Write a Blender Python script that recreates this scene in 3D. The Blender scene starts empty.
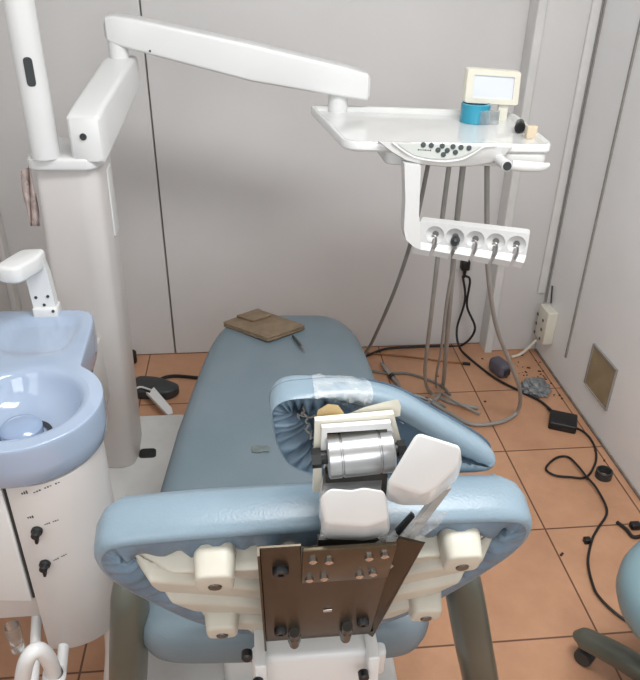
import bpy, bmesh, math, random
from mathutils import Vector, Matrix, noise
random.seed(7)
C = bpy.context.scene.collection
R = math.radians
# ------------------------------------------------------------------ camera
H, FPX = 1.67, 701.0
PITCH, ROLL, YAW = R(30.0), R(-1.05), R(5.93)
Fv = Vector((math.sin(YAW)*math.cos(PITCH), math.cos(YAW)*math.cos(PITCH), -math.sin(PITCH)))
r0 = Vector((math.cos(YAW), -math.sin(YAW), 0)); d0 = Fv.cross(r0)
Rv = math.cos(ROLL)*r0 + math.sin(ROLL)*d0
Dv = -math.sin(ROLL)*r0 + math.cos(ROLL)*d0
CAM = Vector((0, 0, H))
cd = bpy.data.cameras.new('camera'); cam = bpy.data.objects.new('camera', cd); C.objects.link(cam)
cd.sensor_fit = 'HORIZONTAL'; cd.sensor_width = 36; cd.lens = 36*FPX/640; cd.clip_start = .05
cam.matrix_world = Matrix(((Rv.x, -Dv.x, -Fv.x, 0), (Rv.y, -Dv.y, -Fv.y, 0), (Rv.z, -Dv.z, -Fv.z, H), (0, 0, 0, 1)))
bpy.context.scene.camera = cam

def at(px, py, X=None, Y=None, Z=None):
    """a point seen in the photo, on the plane X=, Y= or Z="""
    v = Fv + (px-320)/FPX*Rv + (py-340)/FPX*Dv
    if Z is not None: t = (Z-H)/v.z
    elif Y is not None: t = Y/v.y
    else: t = X/v.x
    return CAM + t*v

# ------------------------------------------------------------------ light
w = bpy.data.worlds.new('room_daylight'); bpy.context.scene.world = w; w.use_nodes = True
w.node_tree.nodes['Background'].inputs[0].default_value = (.985, .992, 1, 1)
w.node_tree.nodes['Background'].inputs[1].default_value = .6

def area(name, loc, target, sx, sy, power, col=(1, 1, 1)):
    l = bpy.data.lights.new(name, 'AREA'); l.shape = 'RECTANGLE'; l.size = sx; l.size_y = sy
    l.energy = power; l.color = col
    o = bpy.data.objects.new(name, l); C.objects.link(o); o.location = loc
    o.rotation_euler = (Vector(target)-Vector(loc)).to_track_quat('-Z', 'Y').to_euler()
    return o
area('ceiling_tube_light', (.50, .75, 2.62), (.50, .8, 0), 1.2, .5, 38, (.99, .995, 1))
area('left_fill', (-.95, -.35, 1.75), (1.3, 1.9, .9), 1.1, 1.3, 11, (.97, .985, 1))  # added fill from the left to brighten the right wall; no window there
area('rear_window_daylight', (.45, -1.2, 1.95), (.5, 2.4, 1.0), 1.0, .9, 13, (.97, .985, 1))
vs = bpy.context.scene.view_settings
vs.view_transform = 'Standard'; vs.look = 'None'; vs.gamma = 1; vs.use_curve_mapping = False
vs.exposure = 0.0

# ------------------------------------------------------------------ materials
def lin(c):
    if isinstance(c, str):
        c = [int(c[i:i+2], 16)/255 for i in (0, 2, 4)]
    return tuple(((x/12.92) if x <= .04045 else ((x+.055)/1.055)**2.4) for x in c) + (1,)

def mat(name, col, rough=.5, metal=0, var=.06, vscale=8, bump=0, bscale=120, col2=None, spec=.5, coat=0, stretch=None, trans=0, alpha=1):
    m = bpy.data.materials.new(name); m.use_nodes = True
    nt = m.node_tree; N = nt.nodes; L = nt.links; b = N['Principled BSDF']
    b.inputs['Roughness'].default_value = rough; b.inputs['Metallic'].default_value = metal
    b.inputs['Specular IOR Level'].default_value = spec
    b.inputs['Coat Weight'].default_value = coat
    b.inputs['Transmission Weight'].default_value = trans
    b.inputs['Alpha'].default_value = alpha
    tc = N.new('ShaderNodeTexCoord'); mp = N.new('ShaderNodeMapping'); L.new(tc.outputs['Object'], mp.inputs[0])
    if stretch: mp.inputs['Scale'].default_value = stretch
    nz = N.new('ShaderNodeTexNoise'); nz.inputs['Scale'].default_value = vscale; nz.inputs['Detail'].default_value = 6
    L.new(mp.outputs[0], nz.inputs['Vector'])
    c = lin(col); c2 = lin(col2) if col2 else tuple(x*(1-var*3) for x in c[:3])+(1,)
    rp = N.new('ShaderNodeValToRGB'); rp.color_ramp.elements[0].position = .35; rp.color_ramp.elements[1].position = .68
    rp.color_ramp.elements[0].color = c2; rp.color_ramp.elements[1].color = c
    L.new(nz.outputs['Fac'], rp.inputs[0]); L.new(rp.outputs[0], b.inputs['Base Color'])
    if bump:
        n2 = N.new('ShaderNodeTexNoise'); n2.inputs['Scale'].default_value = bscale; n2.inputs['Detail'].default_value = 3
        L.new(mp.outputs[0], n2.inputs['Vector'])
        bp = N.new('ShaderNodeBump'); bp.inputs['Strength'].default_value = bump; bp.inputs['Distance'].default_value = .004
        L.new(n2.outputs['Fac'], bp.inputs['Height']); L.new(bp.outputs[0], b.inputs['Normal'])
    return m

M = dict(
    wall=mat('wall_grey_paint', 'd6d5d4', .55, var=.018, vscale=2.2, bump=.05, bscale=60),
    wall2=mat('wall_right_brightened', 'eeefef', .4, var=.03, vscale=2.0, bump=.05, bscale=40),  # right wall: colour raised in place of more light falling on it
    trim=mat('trim_white', 'dcdcda', .4, var=.03, vscale=9),
    ceil=mat('ceiling_white', 'e8e8e6', .8, var=.01),
    skirt=mat('grimy_skirting', '94887e', .8, var=.12, vscale=30),
    gap=mat('panel_gap', '97948f', .9),
    plastic=mat('white_plastic', 'dadbda', .28, var=.015, vscale=5, coat=.15),
    tray=mat('tray_glossy_white', 'dddedc', .12, var=.03, vscale=7, coat=.4),
    body=mat('cabinet_white', 'cdc9c6', .38, var=.025, vscale=4),
    base=mat('base_white', 'd2d2cf', .5, var=.06, vscale=6),
    cream=mat('cream_shell', 'c6c2b4', .42, var=.05, vscale=9),
    creampl=mat('cream_plastic', 'dedbcc', .4, var=.03),
    blue=mat('blue_vinyl', '8296a3', .33, var=.05, vscale=5, bump=.12, bscale=240),
    bluedark=mat('blue_vinyl_folds_shaded', '6f8597', .45, var=.10, vscale=16, bump=.2, bscale=90),  # same vinyl; shade on its down-facing gathers is put into the colour
    seat=mat('seat_worn_vinyl', '727f87', .5, var=.035, vscale=4, bump=.15, bscale=300, col2='687880'),
    basin=mat('blue_ceramic', 'a0b0c6', .1, var=.02, vscale=3, coat=.5),
    basin2=mat('blue_ceramic_cap', '93a6c2', .15, var=.02, coat=.4),
    brown=mat('bracket_brown_steel', '42392b', .3, metal=.6, var=.08, vscale=14),
    brown2=mat('bracket_bronze_steel', '564b3a', .28, metal=.65, var=.07, vscale=20),
    olive=mat('armrest_olive', '585a50', .3, var=.07, vscale=7, coat=.2),
    steel=mat('brushed_steel', 'b9babb', .3, metal=.95, var=.06, vscale=14, stretch=(1, 1, 14)),
    steeld=mat('dark_steel', '6b6863', .35, metal=.8, var=.1, vscale=30),
    chrome=mat('chrome', 'c9c9c9', .15, metal=1, var=.02),
    black=mat('black_rubber', '17181a', .45, var=.1),
    dark=mat('dark_grey_plastic', '34383a', .4, var=.1),
    hose=mat('grey_hose', '9c9a95', .45, var=.05, vscale=10),
    hosed=mat('grey_hose_dark', '7d7b77', .5, var=.06, vscale=10),
    teal=mat('teal_clear_plastic', '35a9c6', .12, trans=.3, var=.03),
    clear=mat('clear_plastic', 'eaf0f2', .1, trans=.85, var=.0),
    beige=mat('beige_block', 'd6c6ab', .6, var=.05),
    wallet=mat('wallet_brown', '7d6a54', .5, var=.09, vscale=30, bump=.2, bscale=200),
    walletd=mat('wallet_edge', 'b7a78d', .5, var=.06),
    tan=mat('tan_board', '9a8a6c', .7, var=.07, vscale=14),
    pink=mat('pink_cloth', 'cdbcb6', .9, var=.08, vscale=20, bump=.4, bscale=60),
    purple=mat('plug_purple_grey', '5d5a66', .5, var=.08),
    greyrag=mat('grey_foil', '8e9294', .45, metal=.2, var=.15, vscale=40, bump=.6, bscale=50),
    wood=mat('wood_brown_cord', '9a6a42', .6, var=.08),
    stool=mat('stool_vinyl', '7b959d', .38, var=.03, vscale=4, bump=.1, bscale=260),
    button=mat('button_grey', '4b5557', .35, var=.05),
    panel=mat('control_panel_grey', 'cdd2cd', .3, var=.02),
    film=mat('film_viewer_panel', 'd6dbe6', .15, var=.01),
    stain=mat('seat_stain', '6f7b7a', .6, var=.1, vscale=60),
    ink=mat('printed_ink', '3c4348', .6, var=.0),
    crumb=mat('dirt_crumbs', '5a3d2c', .9, var=.2, vscale=60),
    yellow=mat('foam_yellow', 'd8bd8b', .7, var=.06),
)
# crinkled clear film: mostly see-through, catching highlights
def film_mat():
    m = bpy.data.materials.new('cling_film'); m.use_nodes = True
    nt = m.node_tree; N = nt.nodes; L = nt.links; b = N['Principled BSDF']; out = N['Material Output']
    b.inputs['Base Color'].default_value = (.78, .8, .8, 1); b.inputs['Roughness'].default_value = .14
    tr = N.new('ShaderNodeBsdfTransparent'); mx = N.new('ShaderNodeMixShader')
    nz = N.new('ShaderNodeTexNoise'); nz.inputs['Scale'].default_value = 45; nz.inputs['Detail'].default_value = 5
    tc = N.new('ShaderNodeTexCoord'); L.new(tc.outputs['Object'], nz.inputs['Vector'])
    rp = N.new('ShaderNodeMapRange'); rp.inputs[1].default_value = .3; rp.inputs[2].default_value = .75
    rp.inputs[3].default_value = .08; rp.inputs[4].default_value = .48
    L.new(nz.outputs['Fac'], rp.inputs[0])
    bp = N.new('ShaderNodeBump'); bp.inputs['Strength'].default_value = 1; bp.inputs['Distance'].default_value = .006
    L.new(nz.outputs['Fac'], bp.inputs['Height']); L.new(bp.outputs[0], b.inputs['Normal'])
    L.new(rp.outputs[0], mx.inputs[0]); L.new(tr.outputs[0], mx.inputs[1]); L.new(b.outputs[0], mx.inputs[2])
    L.new(mx.outputs[0], out.inputs[0]); return m
M['wrap'] = film_mat()

def floor_mat():
    m = bpy.data.materials.new('terracotta_tiles'); m.use_nodes = True
    nt = m.node_tree; N = nt.nodes; L = nt.links; b = N['Principled BSDF']
    tc = N.new('ShaderNodeTexCoord'); mp = N.new('ShaderNodeMapping'); L.new(tc.outputs['Object'], mp.inputs[0])
    mp.inputs['Location'].default_value = (.1-.917+.351*20, 1.0-2.397+.4*20, 0)
    br = N.new('ShaderNodeTexBrick'); br.offset = 0; br.squash = 1
    br.inputs['Scale'].default_value = 1; br.inputs['Brick Width'].default_value = .351; br.inputs['Row Height'].default_value = .4
    br.inputs['Mortar Size'].default_value = .0032; br.inputs['Mortar Smooth'].default_value = .2
    br.inputs['Color1'].default_value = lin('cb9c7b'); br.inputs['Color2'].default_value = lin('c29272')
    br.inputs['Mortar'].default_value = lin('704d39')
    L.new(mp.outputs[0], br.inputs['Vector'])
    nz = N.new('ShaderNodeTexNoise'); nz.inputs['Scale'].default_value = 5; nz.inputs['Detail'].default_value = 8; nz.inputs['Roughness'].default_value = .65
    L.new(tc.outputs['Object'], nz.inputs['Vector'])
    rp = N.new('ShaderNodeValToRGB'); rp.color_ramp.elements[0].position = .3; rp.color_ramp.elements[1].position = .65
    rp.color_ramp.elements[0].color = (.80, .77, .74, 1); rp.color_ramp.elements[1].color = (1, 1, 1, 1)
    L.new(nz.outputs['Fac'], rp.inputs[0])
    mx = N.new('ShaderNodeMix'); mx.data_type = 'RGBA'; mx.blend_type = 'MULTIPLY'; mx.inputs[0].default_value = 1
    L.new(br.outputs['Color'], mx.inputs[6]); L.new(rp.outputs[0], mx.inputs[7]); L.new(mx.outputs[2], b.inputs['Base Color'])
    b.inputs['Roughness'].default_value = .42
    bp = N.new('ShaderNodeBump'); bp.inputs['Strength'].default_value = .4; bp.inputs['Distance'].default_value = .002; bp.invert = True
    L.new(br.outputs['Fac'], bp.inputs['Height']); L.new(bp.outputs[0], b.inputs['Normal'])
    return m
M['tiles'] = floor_mat()

# ------------------------------------------------------------------ mesh helpers
WL = {}
def catmull(pts, n=8):
    pts = [Vector(p) for p in pts]
    if len(pts) < 3: return pts
    P = [2*pts[0]-pts[1]] + pts + [2*pts[-1]-pts[-2]]; out = []
    for i in range(1, len(P)-2):
        a, b, c, d = P[i-1:i+3]
        for k in range(n):
            t = k/n
            out.append(.5*((2*b)+(c-a)*t+(2*a-5*b+4*c-d)*t*t+(3*b-a-3*c+d)*t**3))
    out.append(pts[-1]); return out

def rounded(poly, rad, n=5):
    """2-D polygon with rounded corners; rad a number or a list"""
    out = []; k = len(poly)
    for i in range(k):
        p0, p, p1 = Vector(poly[i-1]), Vector(poly[i]), Vector(poly[(i+1) % k])
        r = rad[i] if isinstance(rad, (list, tuple)) else rad
        a = (p0-p); b = (p1-p); r = min(r, a.length*.48, b.length*.48)
        a = p+a.normalized()*r; b = p+b.normalized()*r
        if r < 1e-6: out.append(p); continue
        for j in range(n+1):
            t = j/n; out.append(a*(1-t)**2+p*2*t*(1-t)+b*t*t)
    return out

class MB:
    def __init__(s): s.bm = bmesh.new()
    def add(s, bm, M4=None):
        if M4 is not None: bm.transform(M4)
        me = bpy.data.meshes.new('t'); bm.to_mesh(me); bm.free(); s.bm.from_mesh(me); bpy.data.meshes.remove(me); return s
    def box(s, c, size, M4=None, bevel=0, seg=3):
        b = bmesh.new(); bmesh.ops.create_cube(b, size=1)
        bmesh.ops.scale(b, vec=size, verts=b.verts); 
        if bevel: bmesh.ops.bevel(b, geom=b.edges[:], offset=bevel, segments=seg, profile=.5, affect='EDGES')
        bmesh.ops.translate(b, vec=c, verts=b.verts)
        return s.add(b, M4)
    def prism(s, poly, z0, z1, M4=None, bevel=0, seg=3, top=None):
        """2-D outline extruded along z; top = optional outline of the upper face"""
        b = bmesh.new(); t = top or poly; n = len(poly)
        lo = [b.verts.new((p[0], p[1], z0)) for p in poly]; hi = [b.verts.new((p[0], p[1], z1)) for p in t]
        fb = b.faces.new(lo[::-1]); ft = b.faces.new(hi)
        for i in range(n): b.faces.new((lo[i], lo[(i+1) % n], hi[(i+1) % n], hi[i]))
        bmesh.ops.recalc_face_normals(b, faces=b.faces)
        if bevel:
            es = [e for e in b.edges if (fb in e.link_faces or ft in e.link_faces)]
            bmesh.ops.bevel(b, geom=es, offset=bevel, segments=seg, profile=.5, affect='EDGES', clamp_overlap=True)
        return s.add(b, M4)
    def loft(s, rings, caps=True, closed=True, M4=None):
        b = bmesh.new(); rv = [[b.verts.new(Vector(p)) for p in r] for r in rings]; n = len(rv[0])
        for a, c in zip(rv[:-1], rv[1:]):
            for i in range(n if closed else n-1):
                j = (i+1) % n; b.faces.new((a[i], a[j], c[j], c[i]))
        if caps:
            b.faces.new(rv[0][::-1]); b.faces.new(rv[-1])
        bmesh.ops.recalc_face_normals(b, faces=b.faces)
        return s.add(b, M4)
    def tube(s, pts, r, seg=12, smooth=8, flat=1.0, M4=None, cap=True):
        P = catmull(pts, smooth) if smooth else [Vector(p) for p in pts]
        n = len(P); rings = []; nrm = None
        for i, p in enumerate(P):
            t = (P[min(i+1, n-1)]-P[max(i-1, 0)]).normalized()
            if nrm is None:
                nrm = t.orthogonal().normalized() if abs(t.z) > .9 else t.cross(Vector((0, 0, 1))).normalized()
            nrm = (nrm-t*nrm.dot(t)).normalized(); bn = t.cross(nrm)
            if isinstance(r, (list, tuple)):
                u = i/(n-1)*(len(r)-1); k = min(int(u), len(r)-2); rr = r[k]+(r[k+1]-r[k])*(u-k)
            else: rr = r
            rings.append([p+rr*(math.cos(a)*nrm*flat+math.sin(a)*bn) for a in [2*math.pi*q/seg for q in range(seg)]])
        return s.loft(rings, caps=cap, M4=M4)
    def lathe(s, prof, seg=32, M4=None, caps=False):
        rings = [[(max(r, 1e-4)*math.cos(2*math.pi*q/seg), max(r, 1e-4)*math.sin(2*math.pi*q/seg), z) for q in range(seg)] for r, z in prof]
        return s.loft(rings, caps=caps, M4=M4)
    def build(s, name, m, parent=None, label=None, sub=0, angle=40, smooth=True, kind=None):
        bmesh.ops.remove_doubles(s.bm, verts=s.bm.verts, dist=1e-6)
        me = bpy.data.meshes.new(name)
        vs_ = [v.co for v in s.bm.verts]
        lo = Vector([min(v[i] for v in vs_) for i in range(3)]); hi = Vector([max(v[i] for v in vs_) for i in range(3)])
        c = Vector(((lo.x+hi.x)/2, (lo.y+hi.y)/2, lo.z if parent is None else (lo.z+hi.z)/2))
        bmesh.ops.translate(s.bm, vec=-c, verts=s.bm.verts)
        s.bm.to_mesh(me); s.bm.free(); me.materials.append(M[m] if isinstance(m, str) else m)
        if smooth:
            me.polygons.foreach_set('use_smooth', [True]*len(me.polygons)); me.set_sharp_from_angle(angle=R(angle))
        o = bpy.data.objects.new(name, me); C.objects.link(o)
        if parent is not None: o.parent = parent; o.location = c-WL[parent]
        else: o.location = c
        WL[o] = c
        if sub:
            md = o.modifiers.new('subsurf', 'SUBSURF'); md.levels = sub; md.render_levels = sub
        if label: o['label'] = label
        if kind: o['kind'] = kind
        return o

def tag(o, label, cat, group=None, kind=None):
    o['label'] = label; o['category'] = cat
    if group: o['group'] = group
    if kind: o['kind'] = kind
    return o
def thing(name, loc, label, cat, group=None):
    o = bpy.data.objects.new(name, None); C.objects.link(o); o.location = loc; o.empty_display_size = .1; WL[o] = Vector(loc)
    return tag(o, label, cat, group)
def frame(o, x, y, z=None):
    """matrix from an origin and two or three axes"""
    x = Vector(x).normalized(); y = Vector(y); z = Vector(z).normalized() if z else x.cross(y).normalized(); y = z.cross(x).normalized()
    return Matrix(((x.x, y.x, z.x, o[0]), (x.y, y.y, z.y, o[1]), (x.z, y.z, z.z, o[2]), (0, 0, 0, 1)))
T = Matrix.Translation
def rot(a, ax): return Matrix.Rotation(R(a), 4, ax)
def struct(name, mb, m): return mb.build(name, m, kind='structure')

# ------------------------------------------------------------------ the room
WX, WY, WYR, LX, CZ = 1.30, 2.80, 2.72, -1.03, 2.7
struct('floor', MB().box((.1, 1.0, -.03), (2.8, 4.6, .06)), 'tiles')
b = MB()
b.box(((LX-.375)/2-.0, WY+.04, CZ/2), (-.375-LX-.004, .08, CZ), bevel=.002, seg=1)
b.box(((-.371+1.07)/2, WY+.04, CZ/2), (1.07+.371, .08, CZ), bevel=.002, seg=1)
struct('wall_back', b, 'wall')
struct('trim_1', MB().box((-.373, WY+.05, CZ/2), (.02, .06, CZ)), 'gap')
struct('wall_back_right', MB().box(((1.07+WX)/2, WYR+.08, CZ/2), (WX-1.07, .16, CZ), bevel=.008), 'wall')
struct('wall_right', MB().box((WX+.04, 1.0, CZ/2), (.08, 4.6, CZ)), 'wall2')
struct('wall_left', MB().box((LX-.04, 1.0, CZ/2), (.08, 4.6, CZ)), 'wall')
struct('trim_left', MB().box((LX+.012, WY-.03, CZ/2), (.024, .06, CZ), bevel=.004), 'trim')
struct('ceiling', MB().box((.1, 1.0, CZ+.03), (2.8, 4.6, .06)), 'ceil')
# white pipe-like corner trim on the edge of the protruding panel
b = MB(); b.prism(rounded([(1.052, WYR-.012), (1.088, WYR-.012), (1.088, WYR+.02), (1.07, WY), (1.052, WY)], .008), .0, CZ)
struct('trim_2', b, 'trim')
# inside corner cover strip and panel seams of the right wall
b = MB(); b.box((1.272, WYR-.005, 1.5), (.036, .016, 2.4), bevel=.005)
struct('trim_3', b, 'trim')
b = MB()
b.box((WX-.002, WYR-.018, 1.48), (.008, .008, 2.44)); 
struct('trim_4', b, 'gap')
b = MB(); b.box((WX-.002, 2.42, 1.42), (.008, .010, 2.56)); struct('trim_5', b, 'gap')
b = MB()
b.box((WX-.003, 1.0, .006), (.006, 3.42, .012), bevel=.001)
struct('baseboard_right', b, 'skirt')
# ------------------------------------------------------------------ ceiling lamp fixture (behind the viewer, gives the light)
lamp = thing('ceiling_lamp', (.55, .55, 2.66), 'white tube lamp fixture mounted on the ceiling', 'lamp')
MB().box((.55, .55, 2.675), (1.32, .4, .045), bevel=.01).build('housing', 'plastic', lamp)

# ------------------------------------------------------------------ dental chair
chair = thing('dental_chair', (.06, 1.35, 0), 'grey-blue dental chair seen from behind its headrest', 'dental chair')
A = R(-3.2); CM = T((.06, 1.35, 0)) @ Matrix.Rotation(A, 4, 'Z')     # chair axes: u right, v towards the feet
# base plate, L-shaped towards the unit column
b = MB()
b.prism(rounded([(-.30, .82), (.31, .82), (.33, 1.75), (-.22, 1.80), (-.27, 2.19), (-.64, 2.19), (-.64, 1.72), (-.32, 1.70)], .03), .0, .10, bevel=.012)
b.build('base_plate', 'base', chair)
MB().prism(rounded([(-.42, 1.935), (-.36, 1.935), (-.365, 1.985), (-.42, 1.985)], .015), .098, .102).build('base_slot', 'black', chair)
b = MB(); b.box((0, -.02, .2), (.30, .56, .24), CM, bevel=.02); b.box((0, .0, .36), (.22, .40, .12), CM, bevel=.02)
b.build('lift_column', 'base', chair)
b = MB(); b.prism(rounded([(-.22, -.36), (.22, -.36), (.24, .1), (.2, .72), (-.2, .72), (-.24, .1)], .06), .385, .425, CM, bevel=.012)
b.build('seat_pan', 'base', chair)
# seat cushion: long pad, waisted, with round edges
def seat_half(v):
    pts = [(-.47, .318), (-.30, .316), (0, .314), (.25, .298), (.5, .275), (.72, .258), (.84, .25)]
    for (a, x), (c, y) in zip(pts[:-1], pts[1:]):
        if v <= c: return x+(y-x)*(v-a)/(c-a)
    return pts[-1][1]
def seat_outline(n=120):
    out = []; r = .17; V0, V1 = -.47, .868
    for k in range(n):
        # superellipse-like loop in (s,t) with corners
        a = 2*math.pi*k/n; ca, sa = math.cos(a), math.sin(a)
        e = .42 if sa > 0 else .24
        s_ = math.copysign(abs(ca)**e, ca); t_ = math.copysign(abs(sa)**(.26 if sa < 0 else .40), sa)
        v = (V0+V1)/2+t_*(V1-V0)/2
        out.append(Vector((s_*seat_half(v), v)))
    return out
def pillow(outline, prof, Mx, mb, cap_front=True, cap_back=True, disp=None, scale=None):
    """rings of an outline moved inwards: prof = [(inset, height)], inset along the outline normal"""
    n = len(outline); nr = []
    for i in range(n):
        t = (outline[(i+1) % n]-outline[i-1]).normalized(); nr.append(Vector((-t.y, t.x)))
    cap = []
    for i in range(n):
        c_ = 9.
        for j in range(n):
            q = outline[j]-outline[i]; h_ = q.dot(nr[i])
            if h_ > 1e-4: c_ = min(c_, q.length_squared/(2*h_))
        cap.append(c_*.92)
    cap = [min(cap[(i+k) % n] for k in range(-2, 3)) for i in range(n)]
    rings = []
    for k, (ins, h) in enumerate(prof):
        ring = []
        for i in range(n):
            p = outline[i]+nr[i]*min(scale(outline[i], ins) if scale else ins, cap[i])
            d = disp(k, i, p) if disp else 0
            ring.append((p.x, p.y, h+d))
        rings.append(ring)
    mb.loft(rings, caps=False, M4=Mx)
    return rings
def discfill(mb, ring, center, steps, Mx, zf=None):
    """close a ring towards a centre with concentric rings"""
    c = Vector(center); rings = []
    for k in range(steps+1):
        f = 1-k/steps*.985
        rr = [c+(Vector(p)-c)*f for p in ring]
        if zf: rr = [Vector((p.x, p.y, zf(p.x, p.y, p.z, f))) for p in rr]
        rings.append(rr)
    mb.loft(rings, caps=False, M4=Mx)
so = seat_outline()
b = MB()
prof = [(.045, .405), (.02, .408), (.006, .42), (0, .44), (.0, .465), (.006, .487), (.02, .50), (.04, .506)]
rg = pillow(so, prof, CM, b)
discfill(b, rg[-1], (0, .15, .509), 14, CM, lambda x, y, z, f: .506-.010*math.exp(-((x/.2)**2))*min(1, (1-f)*3))
seat = b.build('seat_cushion', 'seat', chair, angle=80)
b = MB()
p = at(261, 448, Z=.502); b.prism([(p.x+dx, p.y+dy) for dx, dy in [(-.024, -.012), (-.008, -.016), (.008, -.012), (.02, -.014), (.024, .004), (.016, .014), (.0, .012), (-.012, .016), (-.026, .01)]], .4985, .5004)
b.build('worn_stain', 'stain', seat)

# --- backrest: pad leaning towards the viewer, fabric gathered round its back over a cream shell
TL = R(20)
BM = CM @ T((.051, -.475, .503)) @ rot(3, 'Z') @ rot(-.6, 'Y') @ frame((0, 0, 0), (1, 0, 0), (0, -math.sin(TL), math.cos(TL)))   # x = a, y = b (up), z = n: towards viewer is +
half = [(.0, .03), (.06, .03), (.12, .042), (.17, .075), (.225, .15), (.275, .245), (.312, .33), (.324, .395), (.316, .445), (.285, .474), (.20, .484), (.10, .487), (.0, .488)]
hp = catmull([Vector((x, y, 0)) for x, y in half], 12)
bo = [Vector((p.x, p.y)) for p in hp] + [Vector((-p.x, p.y)) for p in hp[-2:0:-1]]
def ruffle(k, i, p):
    if k < len(bprof)-3: return 0
    w_ = (k-(len(bprof)-4))/3
    return w_*.007*(math.sin(i*1.9)+.6*math.sin(i*.83+1)+.5*noise.noise(Vector((p.x*30, p.y*30, k))))
bprof = [(.10, -.092), (.05, -.090), (.022, -.082), (.006, -.066), (.0, -.048), (.0, -.018), (.0015, -.009), (.005, -.003), (.010, .0), (.014, .0004)]
b = MB(); rg = pillow(bo, bprof, BM, b)
discfill(b, rg[0], (0, .27, -.105), 6, BM)
back = b.build('backrest_cushion', 'blue', chair, angle=80)
b = MB(); n = len(bo)
rprof = [(.0125, .0008), (.022, .0025), (.034, .003), (.046, .003), (.056, -.001), (.064, -.008)]
def ruf2(k, i, p):
    a_ = 2*math.pi*i/n
    return (0, .3, .7, 1, 1, .8)[k]*.0055*(math.sin(a_*52+2.2*math.sin(a_*9))+.5*math.sin(a_*23)+.7*noise.noise(Vector((p.x*40, p.y*40, 3))))
pillow(bo, rprof, BM, b, disp=ruf2)
b.build('gathered_edge', 'bluedark', back, angle=80)
# cream shell with raised ribs
def shell_h(x, y):
    yy = y-.40*(math.sqrt(x*x+.0025)-.05)
    u = ((yy+.02)/.078) % 1.0                        # broad ribs parted by narrow grooves
    return .002+.017*(1-math.exp(-((u-.5)/.10)**2))+.009*((u+.5) % 1.0)
so2 = []
for i in range(n):
    t = (bo[(i+1) % n]-bo[i-1]).normalized(); so2.append(bo[i]+Vector((-t.y, t.x))*.056)
b = MB(); rings = []
for k in range(111):
    f = 1-k/110*.985; ring = []
    for p in so2:
        q = Vector((0, .27))+(p-Vector((0, .27)))*f
        e = min(1, (1-f)*11)
        ring.append((q.x, q.y, -.010+(shell_h(q.x, q.y)+.010)*e))
    rings.append(ring)
b.loft(rings, caps=False, M4=BM)
shell = b.build('backrest_shell', 'cream', chair, angle=70)
for (x, y, r1, r2, h, br) in [(-.150, .415, .032, .027, .046, 1), (.205, .415, .032, .027, .042, 1), (-.155, .20, .032, .025, .045, 0), (.185, .20, .032, .025, .042, 0)]:
    bb = MB(); Mb = BM @ T((x, y, 0))
    pr_ = rounded([(-r1, -r1*.7), (r1, -r1*.7), (r1*.95, r1*1.3), (-r1*.95, r1*1.3)], r1*.6)
    tp = [p*(r2/r1) for p in pr_]
    bb.prism(pr_, -.005, h, Mb, bevel=.005, top=tp)
    bo_ = bb.build('boss', 'cream', shell)
    bb = MB(); bb.lathe([(0.0001, h+.002), (.009, h+.002), (.010, h), (.010, h-.004)], 16, Mb)
    bb.build('screw', 'steeld', shell)

# --- brown steel bracket on the back with its bolts
GM = BM @ T((.008, -.012, .05))
b = MB()
b.prism([(-.092, .195), (-.092, .565), (-.040, .565), (-.038, .51), (.084, .51), (.082, .195)], .0, .005, GM, bevel=.0012, seg=1)
b.box((-.0935, .37, .008), (.003, .39, .012), GM)
b.box((.0, .205, -.02), (.17, .005, .05), GM)
b.loft([[(.08, .18, .0), (.084, .56, .0), (.088, .56, -.003), (.084, .18, -.003)],
        [(.087, .18, .006), (.116, .565, .012), (.119, .563, .009), (.090, .178, .003)]], M4=GM)
brk = b.build('back_bracket', 'brown', chair, angle=25)
b = MB(); b.box((.022, .51, .008), (.120, .105, .007), GM, bevel=.0015)
plate = b.build('headrest_plate', 'brown2', brk, angle=25)
for x, y, r_ in [(-.025, .540, .006), (-.004, .535, .006), (.048, .538, .006), (.068, .542, .006), (-.028, .478, .006), (-.008, .480, .006), (.040, .480, .006), (.058, .484, .006)]:
    b = MB(); b.lathe([(r_*1.0, .010), (r_*1.0, .0165), (r_*.55, .018), (.0001, .018)], 6, GM @ T((x, y, 0)))
    b.build('screw', 'chrome', brk)
for x, y, r_ in [(-.066, .50, .011), (-.068, .255, .010), (.063, .27, .010)]:
    b = MB(); b.lathe([(r_, .0), (r_, .012), (r_*.8, .015), (r_*.4, .015), (r_*.4, .010), (.0001, .010)], 18, GM @ T((x, y, 0)))
    b.build('bolt', 'black', brk)
for x, y in [(-.046, .225), (.038, .235)]:
    b = MB(); b.tube([(x, y+.03, .012), (x, y-.022, .014)], .0085, 12, 0, M4=GM); b.tube([(x, y+.012, .012), (x, y-.012, .013)], .0105, 6, 0, M4=GM)
    b.build('pin', 'steeld', brk)
b = MB(); b.box((.004, .33, .0065), (.014, .009, .003), GM, bevel=.001); b.build('spacer', 'chrome', brk)
# white hinge block under the bracket
hb = at(312, 660, Y=.80)
b = MB(); b.box((.083, .83, .535), (.185, .15, .16), bevel=.012); b.box((-.012, .82, .545), (.020, .17, .16), bevel=.004); b.box((.178, .82, .545), (.020, .17, .16), bevel=.004)
b.box((.10, .90, .44), (.26, .10, .07), bevel=.01)
hinge = b.build('hinge_block', 'plastic', chair)
for px, py in [(247, 652), (258, 680), (363, 672)]:
    p = at(px, py, Y=.735); b = MB(); b.lathe([(.009, 0), (.009, .012), (.006, .015), (.0001, .015)], 12, frame(p, (1, 0, 0), (0, 0, 1), (0, -1, 0)))
    b.build('bolt', 'black', hinge)

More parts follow.
